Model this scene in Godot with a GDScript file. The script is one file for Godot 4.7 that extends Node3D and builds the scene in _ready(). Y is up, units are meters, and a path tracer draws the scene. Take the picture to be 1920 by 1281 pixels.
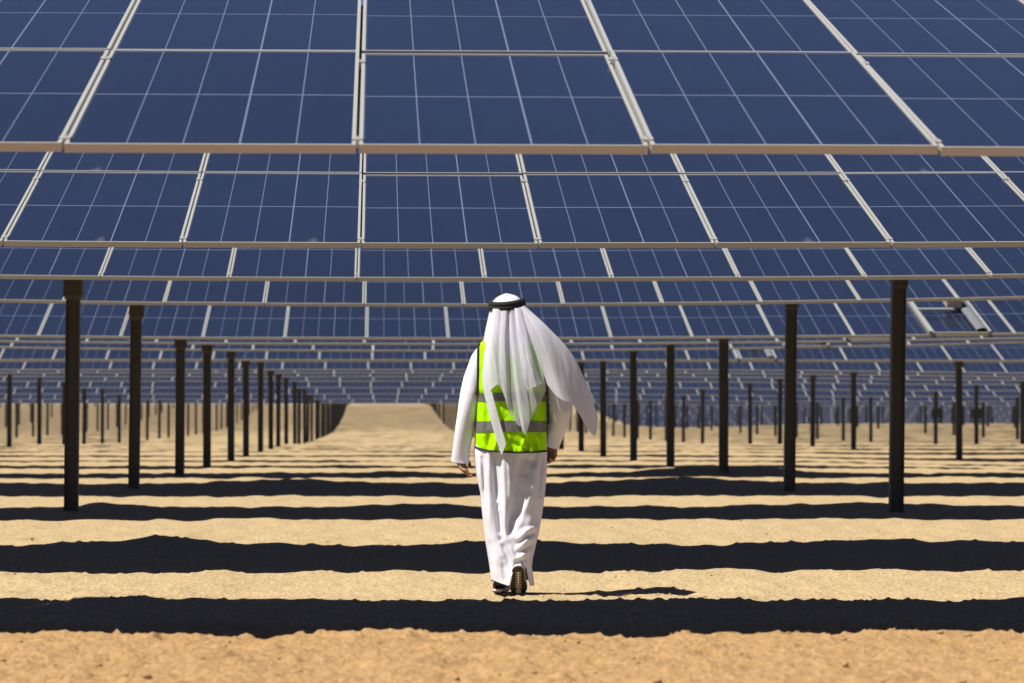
extends Node3D
# A walk through a field of solar trackers. World: camera eye 1.05 m over the sand at x 0, z 0, looking along -Z; rows run along X.

const EYE := 1.05
const PITCH := 7.65          # distance from row to row
const FIRST := 11.8          # distance of the first row's lower edge
const TILT := deg_to_rad(15.6)
const MW := 1.088            # module width, length, pitch along the row
const ML := 2.172
const MP := 1.1
const MID_GAP := 0.036
const POST_STEP := 7.68
const POST_X := -2.81
const ROWS := 42
const PERSON_D := 18.5
const PERSON_X := 0.806

var used := {}
var M := {}
var rng := RandomNumberGenerator.new()
var n_big := FastNoiseLite.new()
var n_mid := FastNoiseLite.new()
var n_fine := FastNoiseLite.new()
var n_fold := FastNoiseLite.new()

# ---------------------------------------------------------------- bookkeeping
func numbered(called: String) -> String:
	var n: int = used.get(called, 0)
	used[called] = n + 1
	return called if n == 0 else "%s_%03d" % [called, n]

func tag(o: Node, label: String, category: String, group := "") -> void:
	o.set_meta("label", label)
	o.set_meta("category", category)
	if group != "":
		o.set_meta("group", group)

func base(called: String, at: Vector3) -> Node3D:
	var o := Node3D.new()
	o.name = numbered(called)
	o.position = at
	add_child(o, true)
	return o

func put(called: String, mesh: Mesh, parent: Node, at := Transform3D.IDENTITY, mat: Material = null) -> MeshInstance3D:
	var o := MeshInstance3D.new()
	o.name = called
	o.mesh = mesh
	if mat:
		o.material_override = mat
	o.transform = at
	parent.add_child(o, true)
	return o

# ---------------------------------------------------------------- mesh helpers
func quad(st: SurfaceTool, a: Vector3, b: Vector3, c: Vector3, d: Vector3, ua := Vector2(0, 0), ub := Vector2(1, 0), uc := Vector2(1, 1), ud := Vector2(0, 1)) -> void:
	var n := (c - a).cross(b - a).normalized()
	var p := [a, b, c, a, c, d]
	var u := [ua, ub, uc, ua, uc, ud]
	for i in 6:
		st.set_normal(n)
		st.set_uv(u[i])
		st.add_vertex(p[i])

func start() -> SurfaceTool:
	var st := SurfaceTool.new()
	st.begin(Mesh.PRIMITIVE_TRIANGLES)
	return st

# a frustum-like box: bottom half sizes, top half sizes, from y0 to y1
func taper_box(st: SurfaceTool, t: Transform3D, bx: float, bz: float, tx: float, tz: float, y0: float, y1: float) -> void:
	var p := []
	for q in [[-1, -1], [1, -1], [1, 1], [-1, 1]]:
		p.append(t * Vector3(q[0] * bx, y0, q[1] * bz))
	for q in [[-1, -1], [1, -1], [1, 1], [-1, 1]]:
		p.append(t * Vector3(q[0] * tx, y1, q[1] * tz))
	quad(st, p[4], p[5], p[6], p[7])
	quad(st, p[3], p[2], p[1], p[0])
	quad(st, p[7], p[6], p[2], p[3])
	quad(st, p[5], p[4], p[0], p[1])
	quad(st, p[6], p[5], p[1], p[2])
	quad(st, p[4], p[7], p[3], p[0])

func box(st: SurfaceTool, c: Vector3, s: Vector3, b := Basis.IDENTITY) -> void:
	taper_box(st, Transform3D(b, c), s.x / 2, s.z / 2, s.x / 2, s.z / 2, -s.y / 2, s.y / 2)

# smooth grid of nu x nv points (row after row along u), optionally closed along u
func grid(p: PackedVector3Array, nu: int, nv: int, closed := false, flip := false) -> ArrayMesh:
	var m := ArrayMesh.new()
	grid_to(m, p, nu, nv, closed, flip)
	return m

func grid_to(m: ArrayMesh, p: PackedVector3Array, nu: int, nv: int, closed := false, flip := false) -> void:
	var nrm := PackedVector3Array()
	nrm.resize(p.size())
	var uv := PackedVector2Array()
	uv.resize(p.size())
	var idx := PackedInt32Array()
	for j in nv:
		for i in nu:
			uv[j * nu + i] = Vector2(float(i) / (nu - 1), float(j) / (nv - 1))
	for j in nv - 1:
		for i in (nu if closed else nu - 1):
			var a := j * nu + i
			var b := j * nu + (i + 1) % nu
			var c := b + nu
			var d := a + nu
			var n := (p[c] - p[a]).cross(p[b] - p[d])
			if flip:
				idx.append_array(PackedInt32Array([a, c, b, a, d, c]))
				n = -n
			else:
				idx.append_array(PackedInt32Array([a, b, c, a, c, d]))
			n = -n if false else n
			nrm[a] += n
			nrm[b] += n
			nrm[c] += n
			nrm[d] += n
	for i in nrm.size():
		nrm[i] = (nrm[i].normalized() if nrm[i].length_squared() > 1e-20 else Vector3.UP)
	var arr := []
	arr.resize(Mesh.ARRAY_MAX)
	arr[Mesh.ARRAY_VERTEX] = p
	arr[Mesh.ARRAY_NORMAL] = nrm
	arr[Mesh.ARRAY_TEX_UV] = uv
	arr[Mesh.ARRAY_INDEX] = idx
	m.add_surface_from_arrays(Mesh.PRIMITIVE_TRIANGLES, arr)

# a tube along points with radii (optionally squashed), round section
func tube(pts: Array, radii: Array, sides := 10, closed_loop := false) -> ArrayMesh:
	var p := PackedVector3Array()
	var n := pts.size()
	for j in n:
		var t: Vector3
		if closed_loop:
			t = (pts[(j + 1) % n] - pts[(j + n - 1) % n]).normalized()
		else:
			t = (pts[mini(j + 1, n - 1)] - pts[maxi(j - 1, 0)]).normalized()
		var u := t.cross(Vector3.UP if absf(t.y) < 0.9 else Vector3.RIGHT).normalized()
		var w := t.cross(u).normalized()
		for i in sides:
			var a := TAU * i / sides
			p.append(pts[j] + (u * cos(a) + w * sin(a)) * radii[mini(j, radii.size() - 1)])
	if closed_loop:
		for i in sides:
			p.append(p[i])
		n += 1
	return grid(p, sides, n, true)

static func smooth01(a: float, b: float, x: float) -> float:
	var t := clampf((x - a) / (b - a), 0.0, 1.0)
	return t * t * (3.0 - 2.0 * t)

static func along(table: Array, x: float) -> float:        # piecewise linear look-up in [[x, y], ...]
	if x <= table[0][0]:
		return table[0][1]
	for i in range(1, table.size()):
		if x <= table[i][0]:
			var t: float = (x - table[i - 1][0]) / (table[i][0] - table[i - 1][0])
			return lerpf(table[i - 1][1], table[i][1], t)
	return table[-1][1]

static func along_smooth(table: Array, x: float) -> float:  # the same with eased joints
	if x <= table[0][0]:
		return table[0][1]
	for i in range(1, table.size()):
		if x <= table[i][0]:
			var t: float = (x - table[i - 1][0]) / (table[i][0] - table[i - 1][0])
			var y0: float = table[maxi(i - 2, 0)][1]
			var y1: float = table[i - 1][1]
			var y2: float = table[i][1]
			var y3: float = table[mini(i + 1, table.size() - 1)][1]
			return cubic_interpolate(y1, y2, y0, y3, t)
	return table[-1][1]

# ---------------------------------------------------------------- the lie of the land (heights relative to the eye)
const PROFILE := [[-80, -0.95], [-10, -0.93], [6, -0.9], [10, -0.88], [12.4, -0.89], [14, -0.95], [16.2, -1.02], [17.2, -1.056], [18.2, -1.112], [18.5, -1.121], [18.7, -1.116], [19.0, -1.104], [19.4, -1.085], [20.2, -1.048], [22.5, -1.085],
	[24.6, -1.075], [27.7, -1.0], [30, -1.0], [32.3, -1.04], [35.3, -1.02], [38, -0.98], [45, -1.005], [53, -1.03], [60, -1.075], [68, -1.1], [76, -1.115], [83, -1.165],
	[98, -1.22], [107, -1.38], [125, -1.5], [156, -1.62], [185, -1.68], [210, -1.62], [232, -1.35], [252, -0.93], [272, -0.45], [292, -0.05], [310, 0.1], [400, 0.0], [4000, 0.0]]
const PROFILE_RIGHT := [[100, -1.25], [150, -1.35], [185, -1.22], [205, -1.22], [230, -2.0], [260, -3.0], [290, -4.0], [330, -5.0], [400, -4.0], [600, 0.0], [4000, 0.0]]
# single low mounds: x, distance, height, half width, half depth
const MOUNDS := [[-1.55, 17.1, 0.05, 0.13, 0.35], [-1.2, 17.0, 0.025, 0.3, 0.4], [-2.0, 16.9, 0.02, 0.4, 0.5], [-1.65, 24.2, 0.075, 0.4, 0.9], [-2.3, 24.0, 0.025, 0.3, 0.8], [-0.72, 17.2, 0.022, 0.06, 0.2],
	[-0.15, 17.0, 0.018, 0.2, 0.3], [3.9, 24.3, 0.035, 0.5, 0.8], [1.0, 24.3, 0.025, 0.5, 0.9], [2.9, 17.4, 0.02, 0.05, 0.1], [3.75, 40.0, 0.06, 1.1, 1.5], [-1.1, 39.5, 0.05, 1.0, 1.2],
	[4.4, 45.5, 0.09, 0.8, 1.2], [5.6, 45.5, 0.1, 0.9, 1.2], [1.9, 17.3, 0.012, 0.25, 0.3], [-2.8, 31.8, 0.05, 0.35, 0.6], [0.4, 31.9, 0.03, 0.5, 0.6], [5.0, 31.9, 0.03, 1.2, 0.6], [-3.4, 37.0, 0.03, 0.8, 0.8], [0.2, 45.0, 0.07, 0.7, 1.0]]

func lie(x: float, d: float) -> float:
	var e := along_smooth(PROFILE, d)
	var w := smooth01(13.0, 31.0, x) * smooth01(110.0, 180.0, d)
	if w > 0.0:
		e = lerpf(e, along_smooth(PROFILE_RIGHT, d), w)
	e += 0.12 * smooth01(6.0, 14.0, x) * smooth01(90.0, 60.0, d) * smooth01(40.0, 60.0, d) * -1.0
	return e

func ground(x: float, d: float) -> float:
	var e := lie(x, d)
	var calm := 1.0 - 0.8 * exp(-pow((x - PERSON_X) / 0.5, 2) - pow((d - PERSON_D) / 0.5, 2))
	e += n_big.get_noise_2d(x, d * 0.8) * 0.02 * calm
	if d > 34.0 and d < 330.0:     # low drifts of sand between the rows, crests beyond each strip of sun
		var drift := lerpf(0.0, 0.021, smooth01(34.0, 62.0, d)) + 0.004 * smooth01(90.0, 200.0, d)
		drift *= 1.0 - 0.6 * smooth01(6.0, 15.0, absf(x - 1.0)) * smooth01(55.0, 80.0, d)
		e += drift * cos(TAU * (d - FIRST - 7.7 + 0.5 * n_big.get_noise_2d(x * 0.3, d * 0.3)) / PITCH) * (0.85 + 0.7 * n_big.get_noise_2d(x * 0.25 + 33.0, d * 0.25))
	if d < 120.0:
		e += n_mid.get_noise_2d(x, d * 0.7) * 0.02 * calm
	if d < 26.0:
		var rough := smooth01(13.8, 12.2, d)
		var f := n_fine.get_noise_2d(x, d * 0.55)
		e += f * lerpf(0.0016, 0.0035, rough)
		var g := n_fine.get_noise_2d(x * 2.3 + 40.0, d * 1.3)
		e += maxf(g - 0.1, 0.0) * 0.014 * rough
		e += smooth01(0.36, 0.56, f) * lerpf(0.011, 0.012, rough)        # scattered clods
		var ruts := n_fine.get_noise_2d(x * 0.42 + 90.0, d * 0.8 + 13.0)
		e -= smooth01(0.18, 0.5, ruts) * lerpf(0.004, 0.018, rough)      # scuffs and drag marks
	for m in MOUNDS:
		var u: float = (x - m[0]) / m[3]
		var v: float = (d - m[1]) / m[4]
		var q := u * u + v * v
		if q < 9.0:
			e += m[2] * exp(-q)
	return e

func make_ground() -> void:
	var ds := PackedFloat32Array()
	var d := -70.0
	while d < 5000.0:
		ds.append(d)
		if d < 6.0: d += 2.0
		elif d < 9.4: d += 0.3
		elif d < 19.5: d += 0.032
		elif d < 50.0: d += 0.11
		elif d < 120.0: d += 0.32
		elif d < 330.0: d += 1.1
		else: d *= 1.15
	var us := PackedFloat32Array()
	for o in [-600.0, -200.0, -60.0, -20.0, -8.0, -3.0, -1.9, -1.4]:
		us.append(o)
	for i in 401:
		us.append(lerpf(-1.15, 1.15, i / 400.0))
	for o in [1.4, 1.9, 3.0, 8.0, 20.0, 60.0, 200.0, 600.0]:
		us.append(o)
	var nu := us.size()
	var nv := ds.size()
	var p := PackedVector3Array()
	p.resize(nu * nv)
	var tint := PackedColorArray()
	tint.resize(nu * nv)
	for j in nv:
		var dd := ds[j]
		var far := maxf(dd, 9.0)
		var half := 1.2 + far * 0.185
		for i in nu:
			var x := us[i] * half + far * 0.043
			var wide := absf(us[i]) > 1.3
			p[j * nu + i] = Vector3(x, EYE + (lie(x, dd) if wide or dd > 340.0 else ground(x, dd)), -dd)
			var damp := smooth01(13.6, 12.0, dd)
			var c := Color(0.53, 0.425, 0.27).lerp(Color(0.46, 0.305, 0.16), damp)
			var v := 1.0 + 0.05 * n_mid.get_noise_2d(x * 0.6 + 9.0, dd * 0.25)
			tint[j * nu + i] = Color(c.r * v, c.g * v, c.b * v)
	var idx := PackedInt32Array()
	idx.resize((nu - 1) * (nv - 1) * 6)
	var nrm := PackedVector3Array()
	nrm.resize(nu * nv)
	var k := 0
	for j in nv:
		for i in nu:
			var a := j * nu + i
			var ddx := p[j * nu + mini(i + 1, nu - 1)] - p[j * nu + maxi(i - 1, 0)]
			var ddz := p[mini(j + 1, nv - 1) * nu + i] - p[maxi(j - 1, 0) * nu + i]
			nrm[a] = ddx.cross(ddz).normalized()
			if nrm[a].y < 0.0:
				nrm[a] = -nrm[a]
			if i < nu - 1 and j < nv - 1:
				idx[k] = a
				idx[k + 1] = a + nu
				idx[k + 2] = a + nu + 1
				idx[k + 3] = a
				idx[k + 4] = a + nu + 1
				idx[k + 5] = a + 1
				k += 6
	var arr := []
	arr.resize(Mesh.ARRAY_MAX)
	arr[Mesh.ARRAY_VERTEX] = p
	arr[Mesh.ARRAY_NORMAL] = nrm
	arr[Mesh.ARRAY_COLOR] = tint
	arr[Mesh.ARRAY_INDEX] = idx
	var m := ArrayMesh.new()
	m.add_surface_from_arrays(Mesh.PRIMITIVE_TRIANGLES, arr)
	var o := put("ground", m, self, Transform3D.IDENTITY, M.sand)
	o.set_meta("kind", "structure")
	o.set_meta("label", "pale desert sand striped by the shadows of the panel rows")

func make_clods() -> void:
	var st := start()
	var n := FastNoiseLite.new()
	n.seed = 14
	n.frequency = 0.9
	var p := PackedVector3Array()
	for j in 6:
		for i in 9:
			var a := PI * j / 5.0
			var b := TAU * i / 9.0
			var v := Vector3(sin(a) * cos(b), cos(a) * 0.7, sin(a) * sin(b))
			p.append(v * (1.0 + 0.45 * n.get_noise_3dv(v * 1.4)))
	var m := grid(p, 9, 6, true)
	var mm := MultiMesh.new()
	mm.transform_format = MultiMesh.TRANSFORM_3D
	mm.mesh = m
	mm.instance_count = 900
	for i in 900:
		var d := 9.8 + 18.0 * pow(rng.randf(), 1.5)
		var x := 0.043 * d + rng.randf_range(-0.185, 0.185) * d
		var r := 0.003 + 0.010 * pow(rng.randf(), 4.0)
		var b := Basis.from_euler(Vector3(rng.randf() * 0.6, rng.randf() * TAU, 0.0)).scaled(Vector3(r * rng.randf_range(0.9, 1.7), r, r))
		mm.set_instance_transform(i, Transform3D(b, Vector3(x, EYE + ground(x, d) + r * 0.25, -d)))
	var o := MultiMeshInstance3D.new()
	o.name = "sand_clods"
	o.multimesh = mm
	o.material_override = M.clod
	add_child(o)
	o.set_meta("kind", "stuff")
	o.set_meta("label", "small clods and pebbles scattered over the near sand")
	o.set_meta("category", "clods")

# ---------------------------------------------------------------- materials
func noise_tex(freq: float, sd: int, size := 512, bump := 0.0, ramp: Gradient = null) -> NoiseTexture2D:
	var t := NoiseTexture2D.new()
	var n := FastNoiseLite.new()
	n.seed = sd
	n.frequency = freq
	n.noise_type = FastNoiseLite.TYPE_SIMPLEX
	n.fractal_octaves = 5
	t.noise = n
	t.width = size
	t.height = size
	t.seamless = true
	if bump > 0.0:
		t.as_normal_map = true
		t.bump_strength = bump
	if ramp:
		t.color_ramp = ramp
	return t

func plain(c: Color, rough: float, metal := 0.0, spec := 0.5) -> StandardMaterial3D:
	var m := StandardMaterial3D.new()
	m.albedo_color = c.linear_to_srgb()
	m.roughness = rough
	m.metallic = metal
	m.metallic_specular = spec
	return m

# the cell: dark blue silicon with fine contact lines along it and a little dust towards the lower edge
func cell_texture(sd: int, dusty: float) -> ImageTexture:
	var w := 128
	var h := 256
	var im := Image.create(w, h, false, Image.FORMAT_RGB8)
	var n := FastNoiseLite.new()
	n.seed = sd
	n.frequency = 1.0
	n.fractal_octaves = 3
	var tone := 1.0 + 0.13 * (sd % 3 - 1)
	for y in h:
		var line := 1.0 + 0.10 * n.get_noise_2d(3.0, y * 0.21)
		if y % 5 == 0:
			line += 0.06
		for x in w:
			var c := Color(0.0044, 0.0105, 0.031)
			var s := n.get_noise_2d(x * 0.02 + 50.0, y * 0.7)
			var k := line * tone * (1.0 + 0.16 * n.get_noise_2d(x * 0.006 + 7.0, y * 0.004)) * (1.0 + 0.12 * n.get_noise_2d(x * 0.035, y * 0.02)) + (1.1 * (s - 0.34) if s > 0.34 else 0.0)
			c = Color(c.r * k, c.g * k, c.b * k)
			var e := float(y) / h
			var pile := clampf(0.35 + 1.1 * n.get_noise_2d(x * 0.0075 + 20.0, 4.0), 0.0, 1.0)
			var d := dusty * pile * clampf((e - (1.0 - 0.2 * pile)) / 0.2, 0.0, 1.0) * (0.55 + 0.45 * n.get_noise_2d(x * 0.07, y * 0.06))
			d = maxf(d, 0.02)
			if s > 0.28:          # long dry streaks
				d = maxf(d, (s - 0.28) * 0.22)
			c = c.lerp(Color(0.34, 0.32, 0.30), clampf(d, 0.0, 0.9))
			im.set_pixel(x, y, c.linear_to_srgb())
	im.generate_mipmaps()
	return ImageTexture.create_from_image(im)

func make_materials() -> void:
	var sand := plain(Color(1, 1, 1), 0.95, 0.0, 0.15)
	sand.vertex_color_use_as_albedo = true
	var g := Gradient.new()
	g.set_color(0, Color(0.80, 0.77, 0.73))
	g.set_color(1, Color(1, 1, 1))
	sand.albedo_texture = noise_tex(0.035, 5, 512, 0.0, g)
	sand.uv1_triplanar = true
	sand.uv1_world_triplanar = true
	sand.uv1_scale = Vector3(1.3, 1.3, 0.7)
	sand.normal_enabled = true
	sand.normal_texture = noise_tex(0.05, 8, 512, 5.0)
	sand.normal_scale = 0.55
	M.sand = sand
	M.clod = plain(Color(0.38, 0.26, 0.14), 0.95, 0.0, 0.15)
	M.frame = plain(Color(0.445, 0.455, 0.45), 0.45, 0.25)
	M.backing = plain(Color(0.165, 0.2, 0.31), 0.25, 0.0, 0.35)
	M.under = plain(Color(0.02, 0.022, 0.028), 0.5)
	M.cells = []
	for i in 7:
		var c := StandardMaterial3D.new()
		c.albedo_texture = cell_texture(31 + i, [0.0, 0.02, 0.05, 0.3, 0.6, 0.45, 0.25][i])
		c.roughness = 0.16
		c.metallic_specular = 0.47
		M.cells.append(c)
	M.cell = M.cells[0]
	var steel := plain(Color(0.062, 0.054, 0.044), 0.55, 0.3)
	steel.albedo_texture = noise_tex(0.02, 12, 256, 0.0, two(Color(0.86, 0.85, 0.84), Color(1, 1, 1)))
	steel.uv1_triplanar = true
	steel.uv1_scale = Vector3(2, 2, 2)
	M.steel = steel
	M.tube = plain(Color(0.16, 0.15, 0.14), 0.6, 0.5)
	M.clamp = plain(Color(0.6, 0.6, 0.6), 0.4, 0.5)
	M.white_metal = plain(Color(0.33, 0.35, 0.36), 0.5, 0.1)
	M.brush = plain(Color(0.14, 0.155, 0.185), 0.9)
	M.box = plain(Color(0.34, 0.31, 0.28), 0.6)
	M.black_box = plain(Color(0.03, 0.03, 0.03), 0.6)
	# clothing
	M.robe = cloth(Color(0.70, 0.73, 0.87), 21)
	M.scarf = cloth(Color(0.74, 0.765, 0.90), 22)
	M.scarf.backlight_enabled = true
	M.scarf.backlight = Color(0.75, 0.75, 0.8)
	M.scarf.normal_scale = 0.12
	M.robe.normal_scale = 0.15
	M.sheer = M.scarf.duplicate()
	M.sheer.transparency = BaseMaterial3D.TRANSPARENCY_ALPHA
	M.sheer.albedo_color.a = 0.76
	M.sheer_back = M.sheer.duplicate()
	M.sheer_back.albedo_color.a = 0.62
	M.vest = cloth(Color(0.40, 0.86, 0.0), 23)
	M.vest.roughness = 0.7
	M.stripe = plain(Color(0.16, 0.17, 0.16), 0.45, 0.2)
	M.trim = plain(Color(0.012, 0.012, 0.014), 0.8)
	M.cord = plain(Color(0.008, 0.008, 0.009), 0.9)
	M.skin = plain(Color(0.30, 0.15, 0.09), 0.55)
	M.skin.subsurf_scatter_enabled = true
	M.skin.subsurf_scatter_strength = 0.15
	M.shoe = plain(Color(0.022, 0.022, 0.024), 0.7)
	M.midsole = plain(Color(0.6, 0.58, 0.54), 0.7)
	M.tread = plain(Color(0.02, 0.02, 0.02), 0.8)
	M.tread_pale = plain(Color(0.7, 0.6, 0.46), 0.8)

func two(a: Color, b: Color) -> Gradient:
	var g := Gradient.new()
	g.set_color(0, a)
	g.set_color(1, b)
	return g

func cloth(c: Color, sd: int) -> StandardMaterial3D:
	var m := plain(c, 0.92, 0.0, 0.2)
	m.cull_mode = BaseMaterial3D.CULL_DISABLED
	m.normal_enabled = true
	m.normal_texture = noise_tex(0.03, sd, 512, 3.0)
	m.normal_scale = 0.35
	m.uv1_triplanar = true
	m.uv1_scale = Vector3(2.2, 1.2, 2.2)
	return m

# ---------------------------------------------------------------- solar trackers
var mesh_module: ArrayMesh      # frame, backing, underside
var mesh_module_far: ArrayMesh  # the same with its cells
var mesh_cell: ArrayMesh
var mesh_clamp: ArrayMesh
var mesh_rail: ArrayMesh        # runs up the slope under each joint
var cell_spots := []
const CELL_X := [-0.4215, -0.2105, 0.0005, 0.2145, 0.4255]
const CELL_W := 0.2062
const CELL_L := 1.052

func make_module_meshes() -> void:
	var t := 0.015
	var f := start()
	# module: origin at the middle of its lower edge, top face at y 0, running up the slope along -z
	var prof := [[-MW / 2 + t / 2, -ML / 2, t, ML], [MW / 2 - t / 2, -ML / 2, t, ML]]
	for q in prof:
		box(f, Vector3(q[0], -0.0175, q[1]), Vector3(q[2], 0.035, q[3]))
	for z in [-t / 2, -ML + t / 2]:
		box(f, Vector3(0, -0.0172, z), Vector3(MW - 2 * t - 0.0005, 0.0344, t - 0.001))
	mesh_module = f.commit()
	mesh_module.surface_set_material(0, M.frame)
	var hw := MW / 2 - t
	var b := start()
	quad(b, Vector3(-hw, -0.005, -ML + t), Vector3(hw, -0.005, -ML + t), Vector3(hw, -0.005, -t), Vector3(-hw, -0.005, -t))
	b.set_material(M.backing)
	b.commit(mesh_module)
	var u := start()
	quad(u, Vector3(-hw, -0.010, -t), Vector3(hw, -0.010, -t), Vector3(hw, -0.010, -ML + t), Vector3(-hw, -0.010, -ML + t))
	u.set_material(M.under)
	u.commit(mesh_module)
	var c := start()
	var w := CELL_W / 2
	var l := CELL_L / 2
	var h := 0.0005
	quad(c, Vector3(-w, h, -l), Vector3(w, h, -l), Vector3(w, h, l), Vector3(-w, h, l))
	quad(c, Vector3(-w, h, l), Vector3(w, h, l), Vector3(w, 0, l), Vector3(-w, 0, l))
	quad(c, Vector3(w, h, -l), Vector3(-w, h, -l), Vector3(-w, 0, -l), Vector3(w, 0, -l))
	quad(c, Vector3(w, h, l), Vector3(w, h, -l), Vector3(w, 0, -l), Vector3(w, 0, l))
	quad(c, Vector3(-w, h, -l), Vector3(-w, h, l), Vector3(-w, 0, l), Vector3(-w, 0, -l))
	mesh_cell = c.commit()
	for r in 2:
		for x in CELL_X:
			cell_spots.append(Vector3(x, -0.0047, -ML / 2 + (0.5 - r) * -2.0 * (CELL_L / 2 + 0.0095)))
	mesh_module_far = mesh_module.duplicate()
	var j := start()
	for p in cell_spots:
		j.append_from(mesh_cell, 0, Transform3D(Basis.IDENTITY, p))
	j.set_material(M.cell)
	j.commit(mesh_module_far)
	var k := start()
	box(k, Vector3(0, 0.004, 0), Vector3(0.042, 0.007, 0.05))
	box(k, Vector3(0, -0.012, 0), Vector3(0.0105, 0.032, 0.046))
	taper_box(k, Transform3D(Basis.IDENTITY, Vector3(0, 0, 0)), 0.006, 0.006, 0.005, 0.005, 0.0076, 0.013)
	mesh_clamp = k.commit()
	mesh_clamp.surface_set_material(0, M.clamp)
	var rl := start()
	box(rl, Vector3(0, -0.0375, -2.02), Vector3(0.05, 0.003, 3.76))
	for sx in [-1, 1]:
		box(rl, Vector3(sx * 0.0235, -0.0495, -2.02), Vector3(0.003, 0.021, 3.76))
	mesh_rail = rl.commit()
	mesh_rail.surface_set_material(0, M.black_box)

func joined(mesh: Mesh, spots: Array) -> ArrayMesh:
	var out := ArrayMesh.new()
	for s in mesh.get_surface_count():
		var st := start()
		for t in spots:
			st.append_from(mesh, s, t)
		st.set_material(mesh.surface_get_material(s))
		st.commit(out)
	return out

# lower edge above the eye, row by row
const LOWER := [0.98, 1.005, 1.10, 1.125, 0.915, 0.99, 1.015, 0.955, 1.04, 0.925, 0.92, 0.885, 0.81, 0.64, 0.69, 0.47, 0.515, 0.285, 0.31, 0.13, 0.15, 0.2, 0.28, 0.36]
# how far each of the first rows bends up away from the path
const BEND := [0.0, 0.0012, 0.0014, 0.0019, 0.001, 0.001, 0.0012]

func row_d(n: int) -> float:
	return FIRST + PITCH * n

func lower_y(n: int, x: float) -> float:
	var d := row_d(n)
	if n < LOWER.size():
		var b: float = BEND[n] if n < BEND.size() else 0.0
		var drop := -0.10 * smooth01(8.0, 20.0, x) if n > 8 else 0.0
		return EYE + LOWER[n] + b * (x - 0.3) * (x - 0.3) + drop
	return EYE + lie(x, d + 2.0) + 2.02

const ORDINAL := ["first", "second", "third", "fourth", "fifth", "sixth", "seventh", "eighth", "ninth", "tenth", "eleventh", "twelfth", "thirteenth", "fourteenth", "fifteenth", "sixteenth", "seventeenth", "eighteenth", "nineteenth",
	"twentieth", "twenty-first", "twenty-second", "twenty-third", "twenty-fourth", "twenty-fifth", "twenty-sixth", "twenty-seventh", "twenty-eighth", "twenty-ninth", "thirtieth", "thirty-first", "thirty-second", "thirty-third",
	"thirty-fourth", "thirty-fifth", "thirty-sixth", "thirty-seventh", "thirty-eighth", "thirty-ninth", "fortieth", "forty-first", "forty-second"]
const ROW_LABEL := ["nearest row of big blue solar panels across the top of the photo, lower edge bare",
	"second row of blue solar panels, dust smudges along its lower edge, just behind the nearest",
	"third row of blue solar panels, held by the two nearest dark steel posts",
	"fourth row of blue solar panels, a narrow strip behind the man's head cord",
	"fifth row of blue solar panels, a white cleaning robot parked at its right end"]

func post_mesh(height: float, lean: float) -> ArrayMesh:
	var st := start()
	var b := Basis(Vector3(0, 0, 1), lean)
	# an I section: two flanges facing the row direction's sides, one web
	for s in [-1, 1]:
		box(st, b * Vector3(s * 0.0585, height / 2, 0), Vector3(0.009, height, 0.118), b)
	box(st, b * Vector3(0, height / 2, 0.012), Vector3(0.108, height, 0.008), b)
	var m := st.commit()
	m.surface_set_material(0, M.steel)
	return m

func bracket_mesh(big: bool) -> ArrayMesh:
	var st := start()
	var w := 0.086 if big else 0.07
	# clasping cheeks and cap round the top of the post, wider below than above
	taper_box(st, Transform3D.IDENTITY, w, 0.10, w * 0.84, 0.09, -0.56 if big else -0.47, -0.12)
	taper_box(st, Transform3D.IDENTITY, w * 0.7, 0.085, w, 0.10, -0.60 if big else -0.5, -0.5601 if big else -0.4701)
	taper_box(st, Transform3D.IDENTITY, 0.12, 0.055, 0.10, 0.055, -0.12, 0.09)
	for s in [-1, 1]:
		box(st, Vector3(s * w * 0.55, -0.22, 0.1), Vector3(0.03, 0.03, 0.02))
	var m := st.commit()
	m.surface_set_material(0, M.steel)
	return m

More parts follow.
